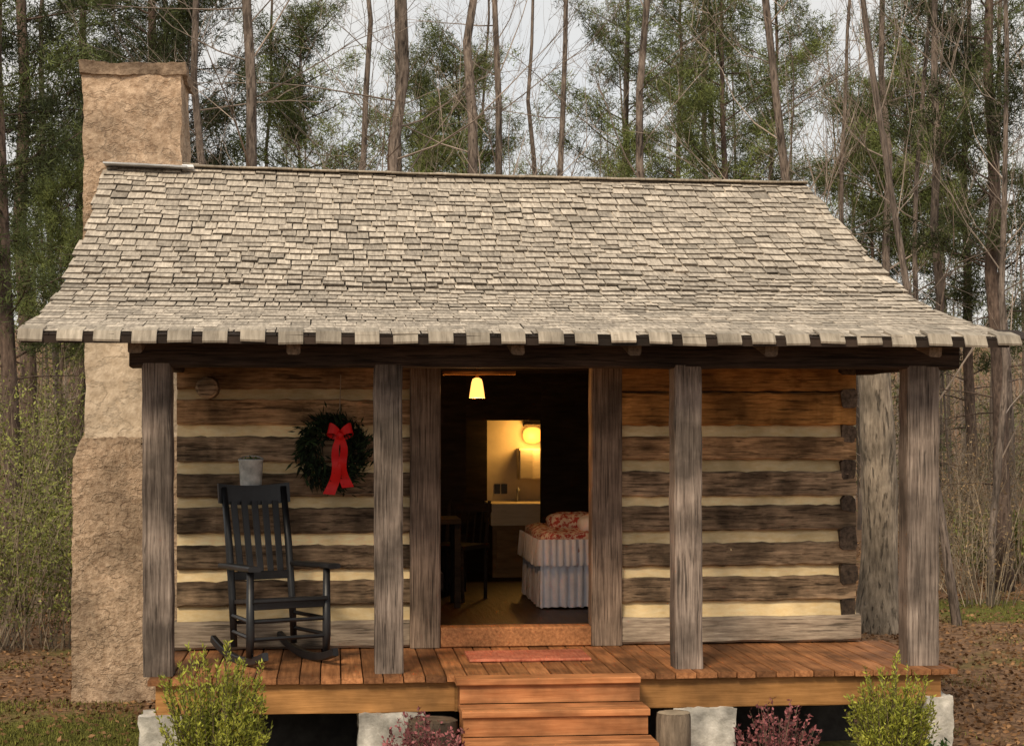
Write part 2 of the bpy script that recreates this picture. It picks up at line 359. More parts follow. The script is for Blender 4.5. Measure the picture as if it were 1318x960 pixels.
dk=MB(); line=[(y,z) for y,z in fr]+bk[1:]
XE0=-1.93; NX=8
vs=[]; n=len(line)
for y,z in line:
    xe=4.42-.2*min(1,max(0,(y-10.85)/4.35)) if y<15.2 else 4.22
    for i in range(NX+1):
        x=XE0+(xe-XE0)*i/NX; vs+=[V((x,y,z-.015)),V((x,y,z-.06))]
R_=2*(NX+1); fs=[]
for i in range(n-1):
    for j in range(NX):
        a=i*R_+2*j; b=a+R_
        fs+=[(a,a+2,b+2,b),(a+1,b+1,b+3,a+3)]
    a=i*R_; b=a+R_; fs.append((a,b,b+1,a+1)); a+=2*NX; b+=2*NX; fs.append((a,a+1,b+1,b))
for j in range(NX):
    a=2*j; fs.append((a,a+1,a+3,a+2)); a+=(n-1)*R_; fs.append((a,a+2,a+3,a+1))
dk.add(vs,fs,.5)
roof=sag(dk).build('roof',M['roofdeck'],cab)
sh=MB(); sb=MB()
def shingle(m,pt,s,x0,x1,L,th,lift,tilt=0,t=None,mbutt=None):
    p,tg=pt(s); nrm=V((0,-tg.z,tg.y))
    if nrm.z<0: nrm=-nrm
    vs=[]
    j=U(-.004,.004)
    for x,dz in ((x0,tilt),(x1,-tilt)):
        e=V((x,0,0))
        vs+=[e+p+nrm*(lift+dz)+tg*j, e+p+nrm*(lift+th+dz)+tg*j, e+p+tg*L+nrm*.006, e+p+tg*L+nrm*.0]
        j=-j
    fs=[(1,5,6,2),(2,6,7,3),(0,3,7,4),(0,1,2,3),(4,7,6,5)]
    if mbutt is None: fs.append((0,4,5,1))
    else: mbutt.add([vs[0],vs[4],vs[5],vs[1]],[(0,1,2,3)],t)
    m.add(vs,fs,t)
def cover(pt,LEN):
    ex=.128; rows=int(LEN/ex)
    for r in range(rows+1):
        s0=r*ex+.03
        tt=s0/LEN
        sl_=abs(pt(s0)[1].z); k=min(1,max(.30,(sl_-.10)/.30))
        x=-1.97+U(-.025,.025); xb=4.48-.21*tt+U(-.03,.03)
        while x<xb:
            w=U(.095,.19)
            x1=min(x+w,xb)
            s=s0+noise.noise(V((x*.7,r*.25,2)))*.08+noise.noise(V((x*2.2,r*.6,4)))*.035+U(-.014,.014)+(.022 if rnd()<.25 else 0)
            L=max(.06,LEN-s) if s+.28>LEN else .28
            shingle(sh,pt,s,x+.004,x1-U(.003,.010),L,U(.015,.022)*k,(.010+U(0,.006))*k,U(-.003,.003)*k,min(1,max(0,random.gauss(.54,.22))),sb)
            x=x1
ptf,LF=walker(fr); ptb,LB=walker(list(reversed(bk)))
cover(ptf,LF); cover(ptb,LB)
shl=sag(sh).build('shingles',M['shingle'],roof)
sag(sb).build('shingle_ends',M['butt'],roof)
x=-1.95
while x<4.45:
    tb=MB()
    w=.156+U(-.010,.010); dz=U(-.005,.005); dp=U(-.008,.008); tl=U(-.003,.003)
    q=[(11.02,2.998),(10.87,2.965),(10.83,2.903+dp)]
    vs=[]
    for k,xx in enumerate((x,x+w)):
        for (y,z) in q: vs+=[V((xx,y,z+dz+(tl if k else -tl))),V((xx,y-.006,z+.013+dz+(tl if k else -tl)))]
    tb.add(vs,[(0,1,3,2),(2,3,5,4),(6,8,9,7),(8,10,11,9),(1,7,9,3),(3,9,11,5),(0,2,8,6),(2,4,10,8),(4,5,11,10),(0,6,7,1)],U(.2,1))
    tb.build('eave_tab',M['tab'],roof)
    x+=w+U(.066,.088)
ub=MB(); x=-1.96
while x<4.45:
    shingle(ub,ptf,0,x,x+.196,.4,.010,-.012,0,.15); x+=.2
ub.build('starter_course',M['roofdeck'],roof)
rc=MB(); x=-1.25
while x<4.24:
    w=U(.3,.5); x1=min(x+w,4.26)
    beam(rc,(x,15.15,4.668),(x1,15.15,4.668+U(-.003,.003)),.12,.016,3,.002,.004,U(.4,1)); beam(rc,(x,15.27,4.66),(x1,15.27,4.66),.12,.016,3,.002,.004); x=x1+.004
sag(rc).build('ridge_cap',M['tab'],roof)
fl=MB(); beam(fl,(-1.97,15.02,4.64),(-1.26,15.02,4.632),.2,.012,8,.003,.002); beam(fl,(-1.26,14.99,4.645),(-1.26,15.8,4.5),.1,.02,4,.003,.004)
sag(fl).build('flashing',M['flash'],roof)
for xg in (XL+.08,XR-.08):
    g=MB(); pts=[(y,z-.07) for y,z in line if y>FY+.1 and y<RY+.1]
    poly=[V((xg-.02,FY+.1,2.9))]+[V((xg-.02,y,z)) for y,z in pts]+[V((xg-.02,RY+.1,2.9))]
    k=len(poly); g.add(poly+[p+V((.04,0,0)) for p in poly],[tuple(range(k)),tuple(range(2*k-1,k-1,-1))]+[(i,(i+1)%k,(i+1)%k+k,i+k) for i in range(k)],.4)
    sag(g).build('gable',M['darkwood'],cab)
# chimney
def taper(p):
    q=p.copy()
    if p.z>2.1:
        k=min(1,(p.z-2.1)/.22); q.x+=.10*k*(1 if p.x<-1.7 else 0); q.y+=.07*k*(1 if p.y<15.6 else 0)
    return q
ch=MB(); noisy_box(ch,-2.25,-1.13,15.05,16.3,-.15,2.34,.03,.018,3.5,shape=taper); cm=ch.build('chimney',M['stucco'],cab,True)
ch=MB(); noisy_box(ch,-2.145,-1.15,15.11,16.1,2.1,3.5,.03,.014,3.5); ch.build('chimney_throat',M['stuccopale'],cm,True)
ch=MB(); noisy_box(ch,-2.165,-1.325,15.12,15.95,3.4,5.46,.03,.02,3.5); ch.build('chimney_stack',M['stucco'],cm,True)
ch=MB(); noisy_box(ch,-2.19,-1.29,15.09,15.97,5.43,5.535,.03,.022,5); ch.build('chimney_cap',M['stuccodark'],cm,True)
# porch posts, header, rafters
for u in (203,499,882,1183):
    p=at(u,800,11.45); b=MB(); w=.19 if u!=1183 else .225
    beam(b,(p.x+U(-.01,.01),11.45,FZ),(p.x,11.45,2.79),w,.2,20,.0025,.012,drift=.006)
    po=b.build('porch_post',M['post'],cab)
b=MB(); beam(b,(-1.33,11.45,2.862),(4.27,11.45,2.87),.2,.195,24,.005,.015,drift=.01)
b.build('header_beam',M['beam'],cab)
for u in (175,378,665,815,990,1200):
    x=at(u,450,11.05).x; b=MB()
    beam(b,(x,10.98,2.885),(x,12.6,3.25),.085,.1,6,.004,.012); b.build('rafter',M['rafter'],cab)
for u in (203,1183):
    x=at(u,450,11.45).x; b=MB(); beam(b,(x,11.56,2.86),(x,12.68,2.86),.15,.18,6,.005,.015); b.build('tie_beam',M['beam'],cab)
for a,c in ((JL0,JL1),(JR0,JR1)):
    b=MB(); beam(b,((a+c)/2,FY-.015,.745),((a+c)/2,FY-.015,2.95),c-a-.004,.16,16,.002,.010,drift=.004); b.build('door_jamb',M['jamb'],cab)
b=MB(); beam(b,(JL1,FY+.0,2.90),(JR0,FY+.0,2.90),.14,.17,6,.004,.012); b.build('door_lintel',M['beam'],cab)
b=MB(); beam(b,(JL1,FY+.02,.815),(JR0,FY+.02,.815),.2,.145,6,.003,.01); b.build('threshold',M['deck'],cab)
b=MB()
for i in range(5): box(b,JL1-.035,JL1+.0,FY+.13+i*.19,FY+.315+i*.19,.93,2.78)
box(b,JL1,JL1+.03,FY+.14,FY+1.07,1.15,1.27); box(b,JL1,JL1+.03,FY+.14,FY+1.07,2.4,2.52)
dr=b.build('door',M['darkwood'],cab); b=MB(); tube(b,[(JL1+.03,FY+1.0,1.8),(JL1+.06,FY+1.0,1.83),(JL1+.06,FY+1.0,1.95),(JL1+.03,FY+1.0,1.98)],.008,6); b.build('door_handle',M['black'],dr)
b=MB(); x=-1.2
while x<4.19:
    w=U(.125,.15); x1=min(x+w,4.2)
    beam(b,((x+x1)/2,11.19+U(-.006,.006),FZ-.019+U(-.002,.002)),((x+x1)/2,12.75,FZ-.019),x1-x-.008,.038,4,.001,.004); x=x1
b.build('porch_floor',M['deck'],cab)
for a,c in ((-1.15,.79),(1.99,4.1)):
    b=MB(); beam(b,(a,11.29,.6),(c,11.29,.6),.09,.2,8,.003,.006); b.build('rim_beam',M['rim'],cab)
for q in ((.79,1.99,11.25,11.35,.5,.699),(-1.15,-1.06,11.34,12.7,.5,.69),(4.03,4.1,11.34,12.7,.5,.69)):
    b=MB(); box(b,*q,.4); b.build('floor_joist',M['rim'],cab)
for x0,x1,y0 in ((-1.25,-.98,11.18),(.161,.6,11.2),(2.246,2.67,11.2),(3.98,4.17,11.2)):
    b=MB(); noisy_box(b,x0,x1,y0,y0+.4,-.1,.5 if x0<3 else .55,.04,.018,7); b.build('stone_pier',M['stone'],cab,True)
st=empty('steps',(0,0,0)); st.parent=cab; st.location=V((1.39,10.7,0))-V((1.4,14.2,0)); ORG[st.name]=V((1.39,10.7,0))
x0,x1=.80,2.0
for i in range(4):
    z=FZ+.004-.163*i; yf=11.02-.30*i
    t_=MB()
    if i==0: beam(t_,(x0-.015,(yf+11.19)/2-.002,z-.02),(x1-.01,(yf+11.19)/2-.002,z-.02),.19,.042,5,.002,.006,.4)
    else:
        beam(t_,(x0,yf+.075,z-.02),(x1,yf+.075,z-.02),.148,.042,5,.002,.006,U(.3,.7)); beam(t_,(x0,yf+.228,z-.02),(x1,yf+.228,z-.02),.148,.042,5,.002,.006,U(.3,.7))
    t_.build('tread',M['step'],st)
    r_=MB(); beam(r_,(x0+.01,yf+.04,z-.103),(x1-.01,yf+.04,z-.103),.03,.12,4,.002,.004,U(.2,.6)); r_.build('riser',M['step'],st)
for x in (x0+.03,x1-.03):
    s_=MB()
    for i in range(4): box(s_,x-.02,x+.02,11.07-.3*i,11.24,-.05,FZ-.05-.163*i)
    s_.build('stringer',M['step'],st)
# interior shell
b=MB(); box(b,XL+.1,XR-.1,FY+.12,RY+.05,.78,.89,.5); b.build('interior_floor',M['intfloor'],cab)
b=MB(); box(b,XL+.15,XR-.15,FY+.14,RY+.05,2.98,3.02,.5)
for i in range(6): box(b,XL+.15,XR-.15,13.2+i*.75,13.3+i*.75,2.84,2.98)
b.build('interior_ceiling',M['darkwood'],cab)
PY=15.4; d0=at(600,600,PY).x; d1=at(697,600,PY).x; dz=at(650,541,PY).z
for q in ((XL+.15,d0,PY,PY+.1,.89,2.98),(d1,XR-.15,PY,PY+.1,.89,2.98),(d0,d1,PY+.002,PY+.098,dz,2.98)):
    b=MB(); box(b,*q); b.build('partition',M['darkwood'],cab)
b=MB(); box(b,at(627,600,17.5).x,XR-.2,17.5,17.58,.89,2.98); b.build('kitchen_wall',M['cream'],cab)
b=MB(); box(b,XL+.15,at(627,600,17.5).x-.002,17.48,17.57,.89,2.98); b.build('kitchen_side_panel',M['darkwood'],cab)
for u in (640,649):
    p=at(u,629,17.49); b=MB(); box(b,p.x-.03,p.x+.03,17.485,17.499,p.z-.05,p.z+.05); b.build('wall_plate',M['black'],cab)

# ---------------------------------------------------------------- lamps
LY=13.05
lp=at(614,500,LY); lz0=at(614,512,LY).z; lz1=at(614,486,LY).z; lh=lz1-lz0
lamp=empty('porch_lamp',(lp.x,LY,lz0)); tag(lamp,'lit lamp with small flared glass shade hanging in the top of the doorway','lamp')
b=MB(); lathe(b,[(.060,lz0),(.054,lz0+lh*.3),(.043,lz0+lh*.75),(.034,lz0+lh*.93),(.012,lz1)],(lp.x,LY,0),20); b.build('lamp_shade',M['lamp'],lamp,True)
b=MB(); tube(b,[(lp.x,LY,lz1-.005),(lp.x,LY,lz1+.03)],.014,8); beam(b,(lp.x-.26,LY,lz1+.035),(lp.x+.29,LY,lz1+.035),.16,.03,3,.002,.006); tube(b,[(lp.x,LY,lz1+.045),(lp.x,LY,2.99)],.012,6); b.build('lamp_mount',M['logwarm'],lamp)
def point(name,loc,e,c,r,par):
    l=bpy.data.lights.new(name,'POINT'); l.energy=e; l.color=c; l.shadow_soft_size=r
    o=bpy.data.objects.new(name,l); COL.objects.link(o); o.parent=par; o.location=V(loc)-ORG[par.name]; return o
point('lamp_bulb',(lp.x,LY,lz0-.03),20,(1,.5,.17),.04,lamp)
a0=at(669,600,17.2); a1=at(705,600,17.2); zt_=at(680,577,17.2).z; zb_=at(680,617,17.2).z
wcb=empty('wall_cupboard',((a0.x+a1.x)/2,17.35,zb_)); tag(wcb,'small pale wall cupboard under the amber lamp deep inside the doorway','cupboard')
b=MB(); box(b,a0.x,a1.x,17.25,17.499,zb_,zt_); b.build('cupboard_body',M['palecab'],wcb)
for i in range(2):
    w_=(a1.x-a0.x)/2; b=MB(); box(b,a0.x+.01+i*w_,a0.x+w_-.008+i*w_,17.232,17.249,zb_+.015,zt_-.015); b.build('cupboard_door',M['palecab'],wcb)
kp=at(686,560,17.3)
kl=empty('kitchen_lamp',(kp.x,17.4,kp.z-.1)); tag(kl,'amber glowing lamp above the wall cupboard deep inside the doorway','lamp')
b=MB(); superell(b,(kp.x+.01,17.43,kp.z),.10,.06,.085,.8,20,12,.5); b.build('lamp_shade',M['klamp'],kl,True)
b=MB(); box(b,kp.x-.08,kp.x+.1,17.38,17.499,kp.z+.09,kp.z+.11); b.build('bracket',M['rafter'],kl)
point('kitchen_bulb',(kp.x-.02,17.16,kp.z-.03),12,(1,.50,.11),.08,kl)

# ---------------------------------------------------------------- furniture
rk=empty('rocking_chair',(0,0,0),True); tag(rk,'black slat-back wooden rocking chair on the porch left of the doorway','rocking chair')
for s in (-1,1):
    b=MB(); tube(b,[(s*.225,.2,.09),(s*.225,.235,.42),(s*.225,.30,.8),(s*.225,.40,1.2)],[.025,.028,.028,.023],8); b.build('back_post',M['black'],rk,True)
    b=MB(); tube(b,[(s*.28,-.24,.07),(s*.28,-.25,.2),(s*.28,-.25,.66)],[.026,.031,.026],8); b.build('front_leg',M['black'],rk,True)
    b=MB(); pts=[(s*.255,-.46+i*.1,.022+((-.46+i*.1)-.02)**2*.34) for i in range(11)]
    for p,q in zip(pts,pts[1:]): beam(b,p,q,.042,.055,1,.0,.006,.5)
    b.build('rocker',M['black'],rk)
    b=MB(); beam(b,(s*.29,-.36,.675),(s*.26,.30,.655),.095,.036,6,.001,.01,.5); b.build('armrest',M['black'],rk)
    b=MB(); tube(b,[(s*.275,-.25,.2),(s*.23,.21,.2)],.015,6); tube(b,[(s*.275,-.25,.31),(s*.23,.22,.31)],.015,6); b.build('side_rung',M['black'],rk)
b=MB()
for i in range(8):
    y=-.27+i*.068; beam(b,(-.27+i*.006,y,.455-i*.007),(.27-i*.006,y,.455-i*.007),.062,.024,2,.001,.004)
beam(b,(-.27,-.25,.42),(.27,-.25,.42),.03,.06,2,0,.004); b.build('seat',M['black'],rk)
b=MB(); n=12; vs=[]
for i in range(n+1):
    x=-.27+.54*i/n; q=(x/.27)**2; top=1.23-.02*(1-q)+.0; bot=1.07+.02*q
    y=.385+.03*(1-q)
    vs+=[V((x,y-.013,bot)),V((x,y+.022-.013,top)),V((x,y+.022+.013,top)),V((x,y+.013,bot))]
fs=[(i*4+j,i*4+(j+1)%4,(i+1)*4+(j+1)%4,(i+1)*4+j) for i in range(n) for j in range(4)]+[(0,3,2,1),(n*4,n*4+1,n*4+2,n*4+3)]
b.add(vs,fs,.5); b.build('crest_rail',M['black'],rk)
b=MB(); beam(b,(-.225,.26,.58),(.225,.26,.58),.026,.06,3,0,.005); b.build('lower_rail',M['black'],rk)
for i in range(5):
    x=-.15+.075*i; b=MB(); beam(b,(x,.262,.59),(x*1.05,.39,1.1),.047,.016,4,.001,.004); b.build('back_slat',M['black'],rk)
b=MB(); tube(b,[(-.28,-.25,.19),(.28,-.25,.19)],.015,6); tube(b,[(-.28,-.25,.31),(.28,-.25,.31)],.015,6); tube(b,[(-.225,.21,.26),(.225,.21,.26)],.015,6); b.build('rung',M['black'],rk)
cp=at(354,850,12.02); rk.location=(cp.x,12.02,FZ+.003); rk.rotation_euler=(0,0,math.radians(24))
ic=empty('wooden_chair',(0,0,0),True); tag(ic,'dark wooden spindle chair in the shadows just inside the doorway','chair')
for s in (-1,1):
    b=MB(); tube(b,[(s*.2,.2,0),(s*.2,.2,.45),(s*.2,.27,.84)],.018,6); b.build('leg',M['darkwood'],ic)
    b=MB(); tube(b,[(s*.21,-.2,0),(s*.2,-.2,.44)],.018,6); b.build('leg',M['darkwood'],ic)
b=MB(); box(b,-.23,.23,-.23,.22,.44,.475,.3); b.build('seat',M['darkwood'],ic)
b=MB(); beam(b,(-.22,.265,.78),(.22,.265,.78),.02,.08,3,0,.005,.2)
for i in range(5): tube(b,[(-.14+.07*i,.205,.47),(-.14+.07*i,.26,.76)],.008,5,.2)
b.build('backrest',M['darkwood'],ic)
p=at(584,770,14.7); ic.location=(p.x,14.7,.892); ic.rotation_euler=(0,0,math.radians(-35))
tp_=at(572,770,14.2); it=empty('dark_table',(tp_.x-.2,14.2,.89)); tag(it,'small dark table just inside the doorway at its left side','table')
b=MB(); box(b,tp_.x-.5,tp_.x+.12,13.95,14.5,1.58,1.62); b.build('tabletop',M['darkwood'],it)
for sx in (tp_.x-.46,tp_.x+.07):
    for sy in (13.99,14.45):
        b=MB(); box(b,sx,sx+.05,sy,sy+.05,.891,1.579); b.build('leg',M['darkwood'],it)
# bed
bx=at(696,700,13.85).x
bed=empty('bed',(bx+.8,14.5,.89)); tag(bed,'bed with floral quilt and white ruffled skirt seen through the doorway','bed')
def skirt(name,z0,z1,out,amp,nn):
    b=MB(); x0,x1,y0,y1=bx-out,3.3,13.8-out,15.1
    per=[]
    for i in range(nn): per.append((V((x0,y1-(y1-y0)*i/nn,0)),V((-1,0,0))))
    for i in range(nn+1): per.append((V((x0+(x1-x0)*i/nn,y0,0)),V((0,-1,0))))
    vs=[]
    for i,(p,nn_) in enumerate(per):
        w=math.sin(i*1.7)*amp+U(-amp,amp)*.4
        vs+=[p+nn_*w+V((0,0,z0+U(0,.012))),p+nn_*w*.3+V((0,0,z1))]
    b.add(vs,[(2*i,2*i+2,2*i+3,2*i+1) for i in range(len(per)-1)],.5)
    return b.build(name,M['linen'],bed,True)
skirt('bed_skirt',.90,1.34,0,.024,90); skirt('ruffle',1.24,1.46,.03,.026,110)
b=MB(); superell(b,(bx+.82,14.45,1.43),.85,.67,.10,.3,60,14,.5,.03); b.build('quilt',M['quilt'],bed,True)
b=MB(); box(b,bx+.05,3.2,13.9,15.05,1.05,1.3); b.build('mattress',M['linen'],bed)
for i,(xx,yy) in enumerate(((bx+.33,14.28),(bx+.56,14.02))):
    b=MB(); superell(b,(xx,yy,1.57),.23,.17,.085,.65,24,12,.5,.02); b.build('pillow',M['quilt' if i==0 else 'linen'],bed,True)
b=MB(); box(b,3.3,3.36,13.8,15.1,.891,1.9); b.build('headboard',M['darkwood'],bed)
k0=at(634,650,16.8).x
kc=empty('kitchen_counter',(k0+.5,17.1,.89)); tag(kc,'pale kitchen sink cabinet against the cream wall beyond the doorway','cabinet')
zt=at(660,648,16.8).z; zm=at(660,676,16.8).z
b=MB(); box(b,k0-.02,k0+1.1,16.76,17.48,zm,zt); b.build('sink_front',M['palecab'],kc)
b=MB(); box(b,k0,k0+1.08,16.8,17.47,.891,zm-.002); b.build('cabinet_body',M['tancab'],kc)
for i in range(2):
    b=MB(); box(b,k0+.04+i*.3,k0+.31+i*.3,16.78,16.799,.98,zm-.05); d_=b.build('cabinet_door',M['tancab'],kc)
    b=MB(); tube(b,[(k0+.28+i*.07,16.78,1.25),(k0+.28+i*.07,16.75,1.25)],.014,8); b.build('knob',M['black'],d_)
b=MB(); tube(b,[(k0+.3,17.3,zt),(k0+.3,17.3,zt+.12),(k0+.3,17.22,zt+.14),(k0+.3,17.16,zt+.11)],.01,6); b.build('tap',M['metal'],kc)
m0=at(605,842,11.78); m1=at(762,842,11.78)
b=MB(); beam(b,(m0.x,12.06,FZ+.013),(m1.x,12.06,FZ+.013),.5,.018,12,.002,.005,.5)
dm=b.build('doormat',M['matred'],None); tag(dm,'flat red doormat lying on the porch before the doorway','doormat')
# wreath
wc=at(428,581,12.56)
wr=empty('wreath',(wc.x,12.56,wc.z)); tag(wr,'dark evergreen wreath with a red bow hanging on the log wall','wreath')
b=MB()
for i in range(1700):
    a=rnd()*2*math.pi; rr=.185+random.gauss(0,.04)
    c=V((wc.x+rr*math.cos(a),12.57+U(-.05,.04),wc.z+rr*math.sin(a)*1.08))
    d=(V((-math.sin(a),0,math.cos(a)))*U(.2,1)+V((math.cos(a),-.5,math.sin(a)))*U(-.3,.9)+runit()*.5).normalized()
    leaf(b,c,d,U(.05,.1),.009)
b.build('greenery',M['wreath'],wr)
b=MB(); tube(b,[(wc.x+.19*math.cos(i*math.pi/12),12.585,wc.z+.205*math.sin(i*math.pi/12)) for i in range(25)],.035,6,.1); b.build('ring',M['wreath'],wr)
b=MB(); tube(b,[(wc.x+.05,12.56,wc.z+.2),(wc.x+.06,12.6,wc.z+.56)],.004,4); b.build('hanging_cord',M['palestem'],wr)
b=MB(); bc=V((wc.x+.055,12.49,wc.z+.12))
def ribbon(pts,ws,side):
    vs=[]
    for p,w in zip(pts,ws): vs+=[p-side*w,p+side*w]
    vs2=[v+V((0,.003,0)) for v in vs]; n=len(pts); m=2*n
    fs=[(2*i,2*i+1,2*i+3,2*i+2) for i in range(n-1)]+[(m+2*i+2,m+2*i+3,m+2*i+1,m+2*i) for i in range(n-1)]
    b.add(vs+vs2,fs,.5)
for s in (-1,1):
    pts=[];ws=[]
    for i in range(13):
        a=-.2+i/12*(2*math.pi+.4)*.94
        l=.5-.5*math.cos(a)
        pts.append(bc+V((s*.088*l,-.035*math.sin(a)*1.3,.045*l+.02*math.sin(a)))); ws.append(.022+.02*l)
    ribbon(pts,ws,V((-s*.25,.0,1)).normalized())
for s,x2,z2 in ((-1,-.07,-.43),(1,.045,-.38)):
    pts=[bc+V((x2*t+.018*math.sin(t*7)*s,-.012+.02*math.sin(t*9),z2*t)) for t in [i/12 for i in range(13)]]
    ribbon(pts,[.020+.024*i/12 for i in range(13)],V((1,.15*s,.1*s)).normalized())
superell(b,bc+V((0,-.025,0)),.024,.022,.03,.8,10,6,.5); b.build('bow',M['red'],wr,True)
# pail
pc=at(323,627,12.5)
pl=empty('tin_pail',(pc.x,12.5,pc.z)); tag(pl,'small galvanised pail with a sprig of green hanging above the rocking chair','pail')
b=MB(); lathe(b,[(.0,pc.z),(.075,pc.z),(.077,pc.z+.01),(.088,pc.z+.19),(.092,pc.z+.195),(.09,pc.z+.205),(.08,pc.z+.19),(.07,pc.z+.14),(0,pc.z+.14)],(pc.x,12.5,0),20); b.build('bucket',M['metal'],pl,True)
b=MB(); tube(b,[(pc.x,12.59,pc.z+.2),(pc.x,12.66,pc.z+.2)],.008,6); tube(b,[(pc.x+.09*math.cos(a),12.5+.09*max(0,math.sin(a)),pc.z+.195+.03*math.sin(a)) for a in [i*math.pi/8 for i in range(9)]],.004,5); b.build('pail_handle',M['metal'],pl)
b=MB()
for i in range(50): leaf(b,V((pc.x+U(-.05,.05),12.5+U(-.05,.05),pc.z+.17+U(0,.03))),(runit()*.8+V((0,0,.8))).normalized(),U(.03,.05),.007)
b.build('sprig',M['greenleaf'],pl)

def stump(u0,u1,Y,zt,label,bk_,ct):
    x0=at(u0,940,Y).x;x1=at(u1,940,Y).x; r=(x1-x0)/2; c=((x0+x1)/2,Y)
    t=empty('log_stump',(c[0],c[1],0)); tag(t,label,'stump')
    b=MB(); lathe(b,[(r*1.05,-.05),(r,.15),(r*.98,zt-.03),(r*.93,zt)],(c[0],c[1],0),26,.5,.06); b.build('bark',bk_,t,True)
    b=MB(); lathe(b,[(r*.95,zt-.003),(r*.5,zt+.003),(.001,zt+.001)],(c[0],c[1],0),26,.5,.03); b.build('cut_face',ct,t)
stump(524,590,10.95,.50,'wide dark cut log stump standing left of the porch steps',M['stump'],M['stumptop'])
stump(845,889,10.8,.545,'slim pale cut log stump standing right of the porch steps',M['palestump'],M['palecut'])
# ---------------------------------------------------------------- shrubs
def shrub(name,label,loc,H,R,nst,nl,LL,LW,lm,sm,cat='shrub',group=None,sr=.004,base=.3,t0=.3,rise=.6,scat=.02,bend=.04):
    t=empty(name,(0,0,0),True); tag(t,label,cat,group)
    s=MB(); l=MB()
    for i in range(nst):
        a=rnd()*2*math.pi; rr=R*math.sqrt(rnd())
        h=H*U(.5,1)*(1-.25*(rr/R)**2)
        tip=V((rr*math.cos(a),rr*math.sin(a),h)); b0=V((tip.x*base,tip.y*base,0))
        mid=b0.lerp(tip,.5)+V((-tip.x,-tip.y,0))*.15+runit()*H*bend
        cv=lambda q:b0*(1-q)**2+mid*2*q*(1-q)+tip*q*q
        tube(s,[cv(k/5) for k in range(6)],[sr*(1.4-.2*k) for k in range(6)],3,None,False)
        tt=rnd()
        if sr>.005:
            for _ in range(6):
                q=U(.3,.95); p=cv(q); d=(runit()+(tip-b0).normalized()*.7).normalized(); L_=U(.2,.6)*H*.3
                tube(s,[p,p+d*L_*.5+runit()*.04,p+d*L_+V((0,0,.05))],[sr*.55,sr*.4,sr*.2],3,None,False)
                for _ in range(max(1,nl//4)): leaf(l,p+d*L_*rnd(),(runit()+d*rise).normalized(),LL*U(.6,1.3),LW*U(.7,1.2),min(1,max(0,tt*.6+q*.35+U(-.15,.15))))
        for j in range(nl):
            q=t0+(1-t0)*rnd(); p=cv(q)
            d=(runit()+(tip-b0).normalized()*rise).normalized()
            leaf(l,p+runit()*scat*rnd(),d,LL*U(.6,1.3),LW*U(.7,1.2),min(1,max(0,tt*.6+q*.35+U(-.15,.15))))
    s.build('stems',sm,t)
    if nl: l.build('leaves',lm,t)
    t.location=loc; return t
p=at(277,900,10.55); shrub('porch_bush','feathery yellow-green bush before the left porch corner',(p.x,10.55,0),1.10,.36,170,110,.034,.0055,M['ygleaf'],M['stem'],t0=.2,rise=1.1,bend=.06)
p=at(1146,900,10.7); shrub('porch_bush','feathery yellow-green bush before the right porch corner',(p.x,10.7,0),.93,.31,130,100,.034,.0055,M['ygleaf'],M['stem'],t0=.2,rise=1.1,bend=.06)
p=at(540,940,10.35); shrub('pink_shrub','low pinkish purple shrub in front of the wide stump',(p.x,10.35,0),.68,.31,100,44,.03,.009,M['pinkleaf'],M['stem'],t0=.3)
p=at(1000,940,10.6); shrub('pink_shrub','low pinkish purple shrub below the right half of the porch',(p.x,10.6,0),.66,.30,80,40,.03,.009,M['pinkleaf'],M['stem'],t0=.3)
p=at(1185,940,10.9); shrub('weed_clump','small dark green weed clump at the right stone pier',(p.x+.02,11.0,0),.45,.2,24,22,.05,.012,M['greenleaf'],M['stem'])

# ---------------------------------------------------------------- trees
def build_raw(s,name,mat,smooth=False):
    e=empty('tmp',(0,0,0),True); o=s.build(name,mat,e,smooth); me=o.data
    bpy.data.objects.remove(o); bpy.data.objects.remove(e); return me
def make_bare(seed,H,r0,fb,nb,dens):
    random.seed(seed); tr=MB(); tw=MB(); pts=[];rad=[]; w=V((0,0,0))
    for i in range(15):
        q=i/14
        if i: w=w+V((U(-1,1),U(-1,1),0))*H*.009
        pts.append(V((w.x,w.y,q*H-.15))); rad.append(r0*(1.25 if i==0 else 1)*(1-q*.85)*U(.93,1.07))
    tube(tr,pts,rad,9,.5)
    def tp(q):
        f=q*14; i=min(13,int(f)); return pts[i].lerp(pts[i+1],f-i)
    def limb(p,d,L,r,lev):
        n=5 if lev==0 else (3 if lev==1 else 2); P=[p];dd=d.copy()
        for k in range(n):
            dd=(dd+runit()*.2+V((0,0,.07))).normalized(); P.append(P[-1]+dd*(L/n))
        tube(tw,P,[r*(1-.75*k/n) for k in range(n+1)],3 if lev else 4,None,False)
        if lev<2:
            m=int((6 if lev==0 else 5)*dens+rnd())
            for _ in range(m):
                q=U(.2,1)*n; i=min(n-1,int(q)); pp=P[i].lerp(P[i+1],q-i)
                limb(pp,(dd+runit()*.85+V((0,0,.15))).normalized(),L*U(.25,.55),max(r*.42,.003),lev+1)
    for _ in range(nb):
        q=fb+(1-fb)*rnd()**1.1; a=rnd()*2*math.pi; el=U(.1,1.1)
        limb(tp(q),V((math.cos(a)*math.cos(el),math.sin(a)*math.cos(el),math.sin(el))),(1-q)*H*.17+U(.5,1.2),max(.007,r0*(1-q*.8)*.2),0)
    return build_raw(tr,'bare_trunk',M['bark'],True),build_raw(tw,'bare_crown',M['twig'])
